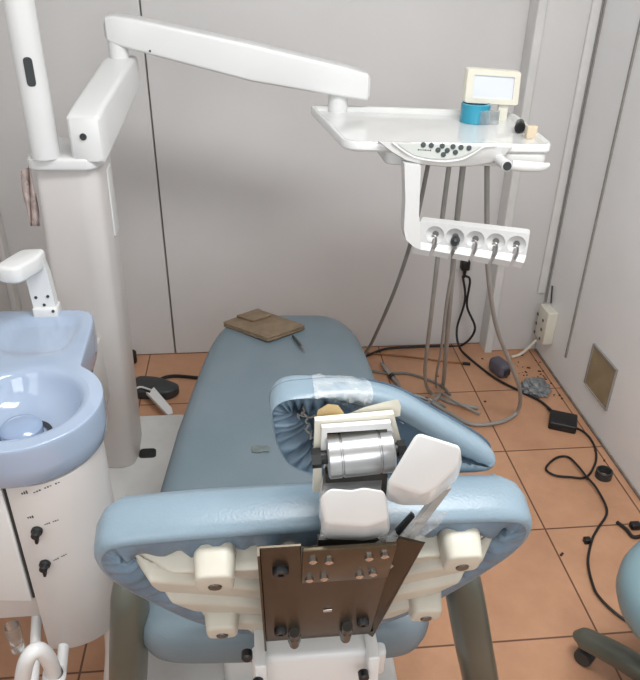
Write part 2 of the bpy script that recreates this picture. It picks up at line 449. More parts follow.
# --- headrest
HY = .80
hx = [(318, 482), (290, 469), (276, 446), (271, 424), (271, 408), (284, 397), (312, 393), (345, 391), (380, 395), (408, 404), (440, 423), (470, 441), (487, 452), (497, 461), (499, 469), (492, 476), (478, 479), (452, 481), (410, 492), (360, 497)]
ho = [at(x, y, Y=HY) for x, y in hx]
hc = sum(ho, Vector())/len(ho)
loop = catmull([p for p in ho]+[ho[0]], 14)[:-1]
ho2 = [Vector((p.x, p.z)) for p in loop]
ar = sum(a.x*c_.y-c_.x*a.y for a, c_ in zip(ho2, ho2[1:]+ho2[:1]))
if ar < 0: ho2.reverse()
HM = frame((0, HY, 0), (1, 0, 0), (0, 0, 1), (0, -1, 0))       # x right, y up, z towards the viewer
HM = T((hc.x, HY, hc.z)) @ rot(4, 'X') @ T((-hc.x, -HY, -hc.z)) @ HM
hprof = [(.05, -.062), (.03, -.060), (.012, -.052), (.003, -.042), (0, -.02), (.001, -.010), (.005, -.003), (.012, .0), (.018, -.001), (.023, -.005)]
xa_, xb_ = at(290, 420, Y=HY).x, at(400, 420, Y=HY).x
def hsc(p): u = min(1, max(0, (p.x-xa_)/(xb_-xa_))); return .22+1.15*u*u*(3-2*u)
def hins(p, ins): return ins*hsc(p)
def rins(p, ins): return .021*hsc(p)+(ins-.019)*(1.55-hsc(p))
b = MB(); rg = pillow(ho2, hprof, HM, b, scale=hins)
discfill(b, rg[0], (hc.x, hc.z, -.058), 5, HM)
head = b.build('headrest_cushion', 'blue', chair, angle=80)
b = MB(); n2 = len(ho2)
def ruf3(k, i, p):
    a_ = 2*math.pi*i/n2
    return (0, .5, .9, 1, 1, .8)[k]*.0075*(math.sin(a_*46+2*math.sin(a_*7))+.6*math.sin(a_*19)+.6*noise.noise(Vector((p.x*50, p.y*50, 5))))
pillow(ho2, [(.019, -.002), (.026, -.005), (.034, -.010), (.042, -.016), (.050, -.022), (.056, -.03)], HM, b, disp=ruf3, scale=rins)
b.build('gathered_edge', 'bluedark', head, angle=80)
b = MB(); el = []
for i in range(0, n2, 2):
    if ho2[i].x > xa_+.035: continue
    t = (ho2[(i+1) % n2]-ho2[i-1]).normalized(); q = ho2[i]+Vector((-t.y, t.x))*(.050+.003*math.sin(i*.9)+.002*math.sin(i*.37)); el.append((q.x, q.y, -.016+.004*math.sin(i*1.7)))
k0 = max(range(len(el)), key=lambda i: (Vector(el[i])-Vector(el[i-1])).length)
el = el[k0:]+el[:k0]
b.tube(el, .0016, 6, 3, M4=HM); b.build('elastic_cord', 'hose', head)
rg2 = [(p.x, p.y, -.04) for p in ho2]
b = MB(); discfill(b, rg2, (hc.x, hc.z, -.04), 4, HM @ T((0, 0, 0))); 
b.build('headrest_backing', 'bluedark', head)
# clear film round the top of the headrest
b = MB(); nr_ = []
idx = [i for i in range(n2) if ho2[i].y > hc.z+.012 and at(313, 400, Y=HY).x < ho2[i].x < at(374, 390, Y=HY).x]
if max(idx)-min(idx) > n2//2: idx = sorted(idx, key=lambda i: (i+n2//2) % n2)
rings = []
for i in idx:
    t = (ho2[(i+1) % n2]-ho2[i-1]).normalized(); nn = Vector((-t.y, t.x)); ring = []
    for q, (ins_, h) in enumerate(hprof[1:]+[(.028, -.006), (.034, -.008), (.040, -.010)]):
        wv = .0022*noise.noise(Vector((i*.35, q*1.3, 2)))
        p = ho2[i]+nn*(ins_*hsc(ho2[i])-.0035+wv); ring.append((p.x, p.y, h+.003+wv*1.5))
    rings.append(ring)
b.loft(rings, caps=False, closed=False, M4=HM)
b.build('cling_film', 'wrap', head, label='crinkled clear film wrapped round the headrest top')
# yellow foam and white flap above the mechanism
b = MB(); b.loft([[at(x, y, Y=yy) for x, y in [(315, 422), (318, 410), (328, 404), (338, 405), (344, 413), (343, 420)]] for yy in (.735, .765)], caps=True)
b.build('foam', 'yellow', head)
b = MB(); b.loft([[at(x, y, Y=yy) for x, y in [(330, 423), (345, 415), (365, 407), (384, 402), (398, 399), (401, 406), (400, 416), (372, 421)]] for yy in (.728, .742)], caps=True)
b.build('flap', 'creampl', head)

# --- headrest mechanism: bar, yoke, barrel, side plates and the two white covers
def flatpoly(pts, y0, y1): return [[at(x, y, Y=y0) for x, y in pts], [at(x, y, Y=y0)+Vector((0, y1-y0, 0)) for x, y in pts]]
b = MB()
q0 = at(350, 570, Y=.655); q1 = at(350, 500, Y=.685); q2 = at(356, 455, Y=.735)
bw = .040
rings = []
for q, d_ in [(q0, .008), (q1, .008), (q2, .008)]:
    rings.append([q+Vector((-bw, 0, 0)), q+Vector((bw, 0, 0)), q+Vector((bw, d_, d_*.4)), q+Vector((-bw, d_, d_*.4))])
b.loft(rings)
bar = b.build('headrest_bar', 'steel', chair, angle=30)
# cream yoke (inverted U)
def ushape(outer, inner, y0, y1, mb):
    """outer and inner are three-sided U paths of pixel points: left foot, left top, right top, right foot"""
    seq = outer+inner[::-1]
    for a in range(3):
        quad = [outer[a], outer[a+1], inner[a+1], inner[a]]
        mb.loft(flatpoly(quad, y0, y1))
b = MB(); ushape([(313, 492), (315, 421), (394, 414), (404, 452)], [(322, 492), (321, 427), (391, 421), (397, 452)], .715, .724, b)
b.build('outer_yoke', 'creampl', chair, angle=30)
b = MB(); ushape([(321, 452), (322, 428), (391, 423), (397, 446)], [(327, 452), (327, 433), (387, 429), (391, 446)], .705, .713, b)
b.build('inner_yoke', 'plastic', chair, angle=30)
b = MB(); b.loft(flatpoly([(322, 430), (390, 424), (394, 452), (328, 462)], .742, .75)); b.build('yoke_gap_shade', 'black', chair)  # black sheet standing in for the shaded gap inside the yoke
# barrel
ba = at(327, 457, Y=.70); bb_ = at(393, 450, Y=.70); ax = (bb_-ba); Lb = ax.length
BMx = frame(ba, Vector((0, 0, 1)).cross(ax.normalized()), Vector((0, 0, 1)), ax.normalized())
rr = .0285
b = MB(); b.lathe([(.0001, 0), (rr*.9, 0), (rr, .002), (rr, .0165), (rr*.95, .0175), (rr*.95, .019), (rr, .020), (rr, Lb-.020), (rr*.95, Lb-.019), (rr*.95, Lb-.0175), (rr, Lb-.0165), (rr, Lb-.002), (rr*.9, Lb), (.0001, Lb)], 40, BMx)
b.build('joint_barrel', 'steel', chair, angle=30)
b = MB(); b.tube([ba-ax.normalized()*.016, bb_+ax.normalized()*.014], .009, 12, 0)
b.lathe([(.0001, -.02), (.013, -.02), (.013, -.008), (.0001, -.008)], 6, BMx); b.lathe([(.0001, Lb+.006), (.012, Lb+.006), (.012, Lb+.016), (.0001, Lb+.016)], 6, BMx)
b.build('joint_axle', 'black', chair)
b = MB(); b.loft(flatpoly([(326, 474), (388, 470), (386, 500), (324, 505)], .705, .72)); b.build('joint_plate', 'steeld', chair, angle=30)
# white cover halves
def cover(pts_top, pts_bot, Y0, Y1, name, lab):
    top = [at(x, y, Y=Y0) for x, y in pts_top]; bot = [at(x, y, Y=Y1) for x, y in pts_bot]
    bm = bmesh.new(); tv = [bm.verts.new(p) for p in top]; bv = [bm.verts.new(p) for p in bot]; k = len(top)
    bm.faces.new(tv); bm.faces.new(bv[::-1])
    for i in range(k): bm.faces.new((tv[i], bv[i], bv[(i+1) % k], tv[(i+1) % k]))
    bmesh.ops.recalc_face_normals(bm, faces=bm.faces)
    bmesh.ops.bevel(bm, geom=bm.edges[:], offset=.006, segments=4, profile=.5, affect='EDGES')
    mb = MB(); mb.add(bm); return mb.build(name, 'plastic', chair, label=lab, angle=50)
cover([(319, 497), (329, 487), (352, 489), (364, 486), (386, 490), (389, 519), (367, 526), (325, 523)],
      [(319, 512), (329, 506), (352, 508), (364, 507), (387, 508), (391, 533), (366, 543), (322, 539)], .625, .665, 'lever_cover', 'white rounded cover below the joint barrel')
cover([(417, 431), (462, 446), (457, 468), (436, 488), (424, 495), (386, 483)],
      [(415, 446), (463, 458), (458, 480), (428, 506), (400, 506), (384, 500)], .615, .665, 'lever_cover', 'white tilted cover right of the joint barrel')
# slotted side plate wrapped in film, lower right of the covers
b = MB(); b.loft(flatpoly([(440, 492), (452, 488), (392, 568), (378, 574)], .665, .675))
b.build('side_plate', 'hose', chair, angle=30)
b = MB(); b.loft(flatpoly([(396, 533), (412, 515), (415, 517), (399, 536)], .655, .662)); b.build('slot', 'black', chair)
b = MB(); rings = []
for k in range(12):
    t = k/11; ring = []
    x0, y0 = 315+t*8, 476+t*74; x1, y1 = 392+66*(1-abs(t-.25)*1.1), 505-18*(1-t)+t*52
    for j in range(10):
        s_ = j/9; x = x0+(x1-x0)*s_; y = y0+(y1-y0)*s_
        ring.append(at(x+1.5*math.sin(k*2+j), y+1.5*math.sin(j*2.3+k), Y=.66-.006*math.sin(s_*6+k)) if .0 <= s_ else None)
    rings.append(ring)
b.loft(rings[4:], caps=False, closed=False)
b.build('film_wrap', 'wrap', chair, label='clear film hanging round the white covers')
# dark bar end under the covers
b = MB(); b.loft(flatpoly([(318, 540), (386, 540), (384, 556), (318, 558)], .66, .67)); b.build('bar_foot', 'steeld', chair)

# --- olive armrest posts
def armrest(pts, r):
    mb = MB(); mb.tube(pts, r, 20, 8, flat=.8); return mb.build('armrest', 'olive', chair, angle=60)
armrest([(.345, 1.03, .60), (.37, 1.0, .60), (.392, .97, .56), (.408, .955, .50), (.44, .94, .36), (.478, .935, .20), (.475, .93, .11), (.43, .925, .06), (.30, .92, .055)], [.030, .036, .042, .044, .044, .043, .036, .03])
armrest([(-.225, 1.03, .60), (-.25, 1.0, .60), (-.262, .97, .56), (-.268, .955, .50), (-.285, .94, .36), (-.307, .935, .20), (-.31, .93, .11), (-.29, .925, .06), (-.2, .92, .055)], [.030, .036, .042, .044, .044, .043, .036, .03])

# ------------------------------------------------------------------ cuspidor unit (basin, spout and cabinet)
cus = thing('cuspidor_unit', (-.47, 1.25, .3), 'white spittoon cabinet with pale blue ceramic basin left of the chair', 'cuspidor')
bc = Vector((-.468, 1.187)); ro, ri = .157, .112
deck = rounded([(-.74, 1.30), (-.378, 1.30), (-.392, 1.592), (-.74, 1.60)], [.02, .02, .05, .05], 6)
def ray_poly(poly, o, d):
    best = 0
    for i in range(len(poly)):
        a, c_ = poly[i], poly[(i+1) % len(poly)]; e = c_-a; den = d.x*e.y-d.y*e.x
        if abs(den) < 1e-9: continue
        t = ((a.x-o.x)*e.y-(a.y-o.y)*e.x)/den; s_ = ((a.x-o.x)*d.y-(a.y-o.y)*d.x)/den
        if t > 0 and -1e-6 <= s_ <= 1+1e-6: best = max(best, t)
    return best
NT = 200; Ro = []
for k in range(NT):
    a = 2*math.pi*k/NT; d = Vector((math.cos(a), math.sin(a))); Ro.append(max(ro, ray_poly(deck, bc, d)))
for _ in range(2): Ro = [(Ro[k-1]+2*Ro[k]+Ro[(k+1) % NT])/4 for k in range(NT)]
ZT = .862
def ring_at(f, z, inset=0): # f(k) radius
    return [(bc.x+f(k)*math.cos(2*math.pi*k/NT), bc.y+f(k)*math.sin(2*math.pi*k/NT), z(k) if callable(z) else z) for k in range(NT)]
rings = []
for r_, z_ in [(.004, .79), (.03, .789), (.06, .792), (.085, .803), (.102, .825), (.111, .845), (.116, .856), (.122, .8615), (.130, .863)]:
    rings.append(ring_at(lambda k, r_=r_: r_, z_))
def deckz(k, f):
    r_ = .130+(Ro[k]-.130)*f
    x = bc.x+r_*math.cos(2*math.pi*k/NT); y = bc.y+r_*math.sin(2*math.pi*k/NT)
    m = max(0, 1-((x+.50)/.085)**4-((y-1.46)/.085)**4)
    m = min(1, m*1.6); return .863-.010*m*m*(3-2*m)
for f in [i/16 for i in range(1, 15)]:
    rings.append(ring_at(lambda k, f=f: .130+(Ro[k]-.130)*f, lambda k, f=f: deckz(k, f)))
for f, z in [(.93, .863), (.97, .8605), (.993, .855), (1.0, .846)]:
    rings.append(ring_at(lambda k, f=f: .130+(Ro[k]-.130)*f, z))
for s_, z in [(.0, .81), (.003, .777), (.008, .771), (.03, .769)]:
    rings.append(ring_at(lambda k, s_=s_: Ro[k]-s_, z))
b = MB(); b.loft(rings, caps=False)
basin = b.build('basin', 'basin', cus, angle=75)
b = MB(); b.lathe([(.0001, .826), (.022, .825), (.035, .821), (.041, .814), (.041, .796)], 36, T((bc.x-.005, bc.y-.018, 0)))
b.build('drain_cap', 'basin2', basin)
b = MB(); b.lathe([(.041, .7925), (.052, .7925)], 36, T((bc.x+.0, bc.y-.016, 0)), caps=False); b.build('drain', 'dark', basin)
# spout
sp = at(48, 314, Z=.86)
b = MB()
b.box((sp.x, sp.y, .872), (.058, .042, .028), bevel=.005)
fr = at(42, 300, Y=sp.y-.01); 
b.loft([[(sp.x-.026, sp.y-.014, .88), (sp.x+.026, sp.y-.014, .88), (sp.x+.026, sp.y+.014, .88), (sp.x-.026, sp.y+.014, .88)],
        [(sp.x-.031, sp.y-.012, .97), (sp.x+.021, sp.y-.012, .97), (sp.x+.021, sp.y+.014, .97), (sp.x-.031, sp.y+.014, .97)],
        [(sp.x-.036, sp.y-.014, 1.01), (sp.x+.017, sp.y-.014, 1.01), (sp.x+.014, sp.y+.012, 1.01), (sp.x-.036, sp.y+.012, 1.01)]])
hd = rounded([(-.074, -.085), (-.016, -.10), (.016, -.03), (.018, .016), (-.036, .016)], [.03, .022, .02, .012, .02], 6)
b.prism([(p.x+sp.x, p.y+sp.y) for p in hd], .985, 1.026, bevel=.010)
spout = b.build('water_spout', 'plastic', cus, angle=50)
for dx, z in [(-.016, .912), (.012, .914), (.0, .892), (.02, .878)]:
    p = Vector((sp.x+dx, sp.y-.0135 if z > .885 else sp.y-.021, z)); b = MB(); b.lathe([(.0001, .002), (.0035, .002), (.0042, -.002)], 12, frame(p, (1, 0, 0), (0, 0, 1), (0, -1, 0))); b.build('screw', 'dark', spout)
# cabinet
b = MB()
b.prism(rounded([(-.478, 1.06), (-.478, 1.046), (-.43, 1.042), (-.375, 1.062), (-.34, 1.105), (-.322, 1.17), (-.34, 1.26), (-.42, 1.34), (-.45, 1.50), (-.478, 1.55)], [.002, .002, .03, .03, .03, .03, .03, .03, .01, .002], 4), .30, .768, bevel=.004)
b.build('cabinet', 'body', cus, angle=50)
b = MB(); b.box((-.56, 1.31, .57), (.156, .46, .41), bevel=.006); b.build('inner_cabinet', 'body', cus)
b = MB(); b.prism(rounded([(-.66, 1.075), (-.60, 1.052), (-.484, 1.040), (-.484, 1.062), (-.60, 1.074), (-.66, 1.095)], .004), .462, .770, bevel=.003); b.build('door', 'plastic', cus)
b = MB(); b.box((-.481, 1.052, .62), (.0035, .012, .31)); b.build('door_gap', 'dark', cus)
b = MB(); b.box((-.52, 1.72, .50), (.10, .40, .22), bevel=.01); b.build('bridge', 'body', cus)
for px, py in [(37, 531), (45, 564)]:
    p = at(px, py, Y=1.042); FM = frame(p, (1, 0, 0), (0, 0, 1), (0, -1, 0))
    b = MB(); b.lathe([(.011, -.002), (.011, .004), (.0085, .006), (.008, .016), (.006, .018), (.0001, .018)], 20, FM)
    b.box((.0, -.010, .011), (.006, .020, .012), FM, bevel=.002)
    b.build('knob', 'black', cus)
# printed marks beside the knobs
def strokes(px0, py0, px1, py1, n, h, Y, parent, name='printed_marks'):
    mb = MB()
    for k in range(n):
        t = (k+.5)/n
        p = at(px0+(px1-px0)*t, py0+(py1-py0)*t, Y=Y); sx = abs((at(px1, py1, Y=Y)-at(px0, py0, Y=Y)).x)/n*.62
        if k % 4 == 3: continue
        FM = frame(p, (1, 0, .15), (0, 0, 1), (0, -1, 0))
        mb.box((0, 0, 0), (sx, h*(.55+.45*((k*7) % 3)/2), .0008), FM)
    return mb.build(name, 'ink', parent)
strokes(21, 494, 30, 491, 4, .008, 1.0435, cus); strokes(33, 493, 60, 482, 10, .003, 1.044, cus)
strokes(27, 518, 36, 516, 4, .006, 1.0435, cus)
strokes(44, 525, 61, 519, 8, .0028, 1.0425, cus); strokes(53, 561, 69, 553, 8, .0028, 1.0425, cus)
# hoses and fittings below the cabinet
b = MB(); b.tube([(-.355, 1.12, .31), (-.36, 1.11, .2), (-.39, 1.11, .03)], .022, 14, 4); b.build('drain_pipe', 'plastic', cus)
b = MB(); p = at(16, 640, Y=1.12); b.lathe([(.016, .05), (.018, .03), (.013, -.02), (.016, -.03), (.0001, -.03)], 14, T(p)); b.build('hose_fitting', 'clear', cus)
# bent white pipe in front of the cabinet
b = MB(); b.tube([at(20, 720, Y=.90), at(22, 684, Y=.90), at(27, 660, Y=.90), at(37, 650, Y=.91), at(47, 657, Y=.92), at(53, 672, Y=.93), at(55, 700, Y=.94)], .0155, 16, 8)
pipe = b.build('pipe_bend', 'plastic', cus)
p = at(54, 676, Y=.932); b = MB(); b.lathe([(.016, -.01), (.022, -.006), (.023, .006), (.016, .012)], 20, T(p) @ rot(20, 'Y')); b.build('flange', 'plastic', pipe)
b = MB(); q = at(20, 720, Y=.90); b.tube([q, (q.x, q.y+.08, q.z-.02), (q.x, 1.1, .36)], .012, 12, 4); q2 = at(55, 700, Y=.94); b.tube([q2, (q2.x, q2.y+.05, q2.z), (q2.x, 1.1, .34)], .012, 12, 4)
b.build('pipe_tail', 'plastic', cus)

# ------------------------------------------------------------------ unit column with lamp pole
colm = thing('unit_column', (-.48, 2.0, .1), 'tall white dental unit column with round lamp pole beside the basin', 'column')
b = MB()
fo = rounded([(-.575, 1.90), (-.445, 1.885), (-.41, 1.90), (-.398, 1.95), (-.405, 2.09), (-.575, 2.09)], [.02, .04, .04, .04, .02, .02], 5)
lo_ = [Vector((-.50+(p.x+.48)*1.12-.01, p.y)) for p in fo]
b.prism(lo_, .10, 1.135, bevel=.004, top=fo); b.build('column_body', 'body', colm, angle=50)
b = MB(); b.box((-.405, 2.0, 1.0), (.014, .07, .2), bevel=.005); b.build('side_cover', 'plastic', colm)
b = MB(); tp = rounded([(-.588, 1.875), (-.42, 1.865), (-.392, 1.91), (-.395, 2.10), (-.588, 2.10)], [.04, .05, .03, .03, .03], 6)
b.prism(tp, 1.122, 1.156, bevel=.008); b.build('top_plate', 'plastic', colm, angle=50)
pb = at(45.5, 158, Z=1.155)
b = MB(); b.lathe([(.036, 1.155), (.036, 2.1)], 32, T((pb.x, pb.y+.01, 0)), caps=True); pole = b.build('lamp_pole', 'plastic', colm)
ps = at(30, 72, Y=pb.y-.025)
PMx = frame((ps.x, pb.y+.01, ps.z), (0, 0, 1), (1, 0, 0))
ang = math.atan2(ps.x-pb.x-.0, -.035)
b = MB(); sl = rounded([(-.0105, -.034), (.0105, -.034), (.0105, .034), (-.0105, .034)], .0105, 6)
b.prism(sl, .033, .0368, T((pb.x, pb.y+.01, ps.z)) @ rot(10, 'Z') @ frame((0, 0, 0), (1, 0, 0), (0, 0, 1), (0, -1, 0))); b.build('slot', 'dark', pole)

# ------------------------------------------------------------------ instrument delivery unit
dl = thing('instrument_delivery_unit', (-.42, 1.97, 1.16), 'white swing arm carrying a dental instrument tray and hose holder', 'dental tray')
# lower arm, rising to the back
b = MB(); p0 = at(86, 140, Y=1.87); 
sec = lambda c, w_, h_: [(c[0]+x, c[1], c[2]+z) for x, z in [(p.x, p.y) for p in rounded([(-w_/2, -h_/2), (w_/2, -h_/2), (w_/2, h_/2), (-w_/2, h_/2)], .014, 5)]]
pe = at(121, 57, Y=2.16)
b.loft([sec((p0.x, p0.y+.0, p0.z), .072, .112), sec((p0.x, p0.y+.008, p0.z), .085, .126), sec((p0.x+.004, p0.y+.06, p0.z+.010), .086, .130), sec((pe.x-.004, pe.y-.04, pe.z-.05), .085, .10), sec((pe.x, pe.y+.03, pe.z-.04), .082, .08), sec((pe.x, pe.y+.04, pe.z-.04), .05, .05)])
arm1 = b.build('lower_arm', 'plastic', dl, angle=40)
p = at(83, 137, Y=1.868); b = MB(); b.lathe([(.0001, .001), (.006, .001), (.0075, .003), (.009, 0), (.009, -.003)], 18, frame(p, (1, 0, 0), (0, 0, 1), (0, -1, 0))); b.build('screw', 'dark', arm1)
b = MB(); b.lathe([(.027, -.03), (.027, .05)], 28, T(at(119, 54, Y=2.15)), caps=True); b.build('pivot', 'plastic', dl)
# long spring arm
YA = 2.17
def armsec(px, pt, pb_, yc, wd):
    t_ = at(px, pt, Y=yc-wd/2); u_ = at(px, pb_, Y=yc-wd/2); x = t_.x
    c = rounded([(-wd/2, u_.z), (wd/2, u_.z), (wd/2, t_.z), (-wd/2, t_.z)], .011, 5)
    return [(x, yc+p.x, p.y) for p in c]
b = MB()
b.loft([armsec(103, 24, 37, YA, .05), armsec(104.5, 17, 42, YA, .085), armsec(112, 15.5, 46, YA, .098), armsec(130, 18, 51, YA, .10), armsec(250, 44, 82, YA, .09), armsec(345, 67, 98, YA, .085), armsec(368.5, 74, 101.5, YA, .085), armsec(370.5, 76.5, 99, YA, .07)])
arm2 = b.build('spring_arm', 'plastic', dl, angle=40)
b = MB(); q = at(150, 51, Y=YA-.049); b.lathe([(.0001, .0015), (.003, .0015), (.0035, -.001)], 10, frame(q, (1, 0, 0), (0, 0, 1), (0, -1, 0))); b.build('screw', 'dark', arm2)
# tray
ZR = 1.225
cor = [at(x, y, Z=ZR) for x, y in [(345, 142), (554, 144.5), (513, 111), (308, 104)]]
tp_ = [Vector((p.x, p.y)) for p in cor]
to = rounded(tp_, [.05, .03, .07, .055], 9)
cc = sum(tp_, Vector((0, 0)))/4
def ins(poly, d):
    out = []; k = len(poly)
    for i in range(k):
        t = (poly[(i+1) % k]-poly[i-1]).normalized(); out.append(poly[i]+Vector((-t.y, t.x))*d)
    return out
tr = [[(p.x, p.y, z) for p in ins(to, d)] for d, z in [(.03, ZR-.0275), (.012, ZR-.027), (.004, ZR-.024), (.003, ZR-.023), (.003, ZR-.021), (.0, ZR-.019), (.0, ZR-.004), (.003, ZR), (.010, ZR), (.014, ZR-.003), (.017, ZR-.013), (.020, ZR-.015), (.024, ZR-.015)]]
b = MB(); b.loft(tr, caps=False); discfill(b, tr[-1], (cc.x, cc.y, ZR-.015), 4, None); discfill(b, tr[0], (cc.x, cc.y, ZR-.0275), 2, None)
ub = [tp_[0].lerp(tp_[1], .20)+Vector((.0, .006)), tp_[1].lerp(cc, .022), tp_[2].lerp(cc, .03), tp_[3].lerp(tp_[2], .25)-Vector((0, .02))]
b.prism(rounded(ub, [.03, .03, .05, .03], 6), ZR-.060, ZR-.024, bevel=.008)
tray = b.build('instrument_tray', 'tray', dl, angle=45)
b = MB(); ae = at(345, 92, Y=YA); b.lathe([(.03, ZR-.03), (.03, ae.z+.0)], 24, T((ae.x-.02, YA+.0, 0)), caps=True); b.build('tray_pivot', 'plastic', dl)
# control panel bulge under the front edge: a D-shaped apron
fl, frr = Vector(cor[0]), Vector(cor[1]); fx = (frr-fl).normalized(); 
def fpt(px, py, off=0.0):
    """point on the vertical front plane of the tray"""
    n_ = Vector((fx.y, -fx.x, 0)); o_ = fl+n_*off
    v = Fv+(px-320)/FPX*Rv+(py-340)/FPX*Dv; t = (o_-CAM).dot(n_)/v.dot(n_); return CAM+t*v
apx = [(378, 141), (391, 152), (404, 160), (420, 164.5), (445, 167), (470, 166.5), (490, 163.5), (503, 158), (510, 150), (512, 147), (470, 145), (420, 143)]
back_ = [fpt(x, y, -.06) for x, y in apx]; fro = [fpt(x, y, .010) for x, y in apx]; fi = [fpt(445+(x-445)*.97, 152+(y-152)*.9, .016) for x, y in apx]
b = MB(); b.loft([back_, fro, fi]); b.build('apron', 'tray', dl, angle=50)
ipx = [(398, 143.5), (404, 149), (414, 155), (430, 158.5), (447, 159), (462, 156.5), (474, 151), (482, 146.5)]
b = MB(); b.loft([[fpt(x, y, .010) for x, y in ipx], [fpt(x, y, .019) for x, y in ipx]]); panel = b.build('control_panel', 'panel', dl)
rp_ = catmull([fpt(x, y, .018) for x, y in [(392, 142.5), (402, 150), (414, 157), (430, 160.5), (447, 161.5), (463, 159), (476, 152), (484, 147), (496, 146)]], 4)
b = MB(); b.tube(rp_, .0028, 8, 0); b.build('panel_rim', 'tray', dl)
for px, py in [(423.3, 144.8), (431.3, 145.4), (442.2, 145.9), (453, 146.6), (461, 147.4), (469, 148), (438, 150), (447.3, 150.4), (455.4, 152.3), (443.4, 154.5)]:
    p = fpt(px, py, .019); b = MB(); b.lathe([(.0066, 0), (.0066, .001), (.0054, .0025), (.0001, .0028)], 16, frame(p, fx, (0, 0, 1)))
    b.build('button', 'button', panel)
mb = MB()
for k in range(8):
    p = fpt(418.5+k*1.7, 149.7+.1*k, .0193); mb.box((0, 0, 0), (.0028, .0035 if k in (0, 4, 7) else .0022, .0006), frame(p, fx, (0, 0, 1)))
mb.build('printed_marks', 'ink', panel)
# handle at the front right
h0 = fpt(496, 157, -.02); h1 = fpt(507, 166, .075)
b = MB(); b.tube([h0, fpt(501, 161, .03), h1], .0135, 18, 4)
b.tube([fpt(511, 165, .065), fpt(525, 166.5, .055), fpt(541, 167, .04), fpt(549, 165, .032)], [.013, .014, .012, .006], 14, 6, flat=.7)
hnd = b.build('tray_handle', 'plastic', dl, angle=60)
dir_ = (h1-fpt(501, 161, .03)).normalized()
b = MB(); b.tube([h1-dir_*.004, h1+dir_*.004], .0105, 18, 0); b.build('handle_cap', 'dark', hnd)
# film viewer on the back edge
vw = [at(x, y, Y=2.02) for x, y in [(464, 103), (518.5, 106), (522, 72), (468, 68)]]
def quad_in(q, f):
    c = sum(q, Vector())/4; return [c+(p-c)*f for p in q]
def quad_at(q, u, v): return q[0]*(1-u)*(1-v)+q[1]*u*(1-v)+q[2]*u*v+q[3]*(1-u)*v
rnd = rounded([(0, 0), (1, 0), (1, 1), (0, 1)], .06, 4); rin = rounded([(.14, .17), (.88, .17), (.88, .83), (.14, .83)], .03, 4)
Q = lambda ps, dy: [quad_at(vw, p.x, p.y)+Vector((0, dy, 0)) for p in ps]
b = MB(); b.loft([Q(rnd, .028), Q(rnd, .004), Q([Vector((.5, .5))+(p-Vector((.5, .5)))*.97 for p in rnd], 0), Q(rin, 0), Q(rin, .006), Q(rin, .02)], caps=True)
vf = b.build('film_viewer', 'creampl', dl, angle=40)
b = MB(); b.loft([Q(rin, .004), Q(rin, .008)]); b.build('viewer_screen', 'film', vf)
b = MB(); q = quad_at(vw, .75, 0); b.box((q.x, q.y+.015, q.z-.035), (.03, .012, .09), bevel=.003); b.build('viewer_foot', 'creampl', vf)
# hanging bracket and instrument holder
b = MB()
bp_ = [(404.5, 164), (421, 166), (420, 190), (419, 215), (420, 222), (421, 250), (414, 247), (406, 240), (404, 230), (405.5, 200)]
b.loft([[at(x, y, Y=1.70) for x, y in bp_], [at(x, y, Y=1.70)+Vector((0, .045, 0)) for x, y in bp_]])
hbk = b.build('holder_bracket', 'plastic', dl, angle=40)
ha = at(419, 221, Y=1.715); hb2 = at(530, 234, Z=ha.z); hv = hb2-ha; hl = hv.length; hxv = hv.normalized()
HMx = frame(ha, hxv, (0, 0, 1), (hxv.y, -hxv.x, 0))                # x along the holder, y up, z to the viewer
hh = .075
poly = [(0, 0), (0, -hh)]
cx = [hl*(.16+.185*k) for k in range(5)]
for c_ in cx: poly += [(c_-.009, -hh), (c_-.006, -hh*.62), (c_+.006, -hh*.62), (c_+.009, -hh)]
poly += [(hl, -hh), (hl, 0)]
poly = rounded([Vector(p) for p in poly], [.008]+[.004]*(len(poly)-2)+[.008], 3)
b = MB()
b.prism(poly, -.035, .0, HMx, bevel=.0)
hold = b.build('instrument_holder', 'plastic', dl, angle=30)
b = MB()                                                           # hollow the five resting cups out of the bar
for c_ in cx:
    sb_ = bmesh.new(); bmesh.ops.create_uvsphere(sb_, u_segments=32, v_segments=20, radius=.0275); b.add(sb_, HMx @ T((c_, -hh*.44, .013)))
cut = b.build('cutter', 'plastic'); cut.location = WL[cut]-WL[hold]; 
cut.location = Vector(cut.location); hold_loc = hold.location.copy(); hold.parent = None; hold.location = (0, 0, 0)
md = hold.modifiers.new('cups', 'BOOLEAN'); md.operation = 'DIFFERENCE'; md.solver = 'EXACT'; md.object = cut
dg = bpy.context.evaluated_depsgraph_get(); nm = bpy.data.meshes.new_from_object(hold.evaluated_get(dg))
hold.modifiers.remove(md); hold.data = nm; bpy.data.objects.remove(cut); hold.parent = dl; hold.location = hold_loc
nm.polygons.foreach_set('use_smooth', [True]*len(nm.polygons)); nm.set_sharp_from_angle(angle=R(30))
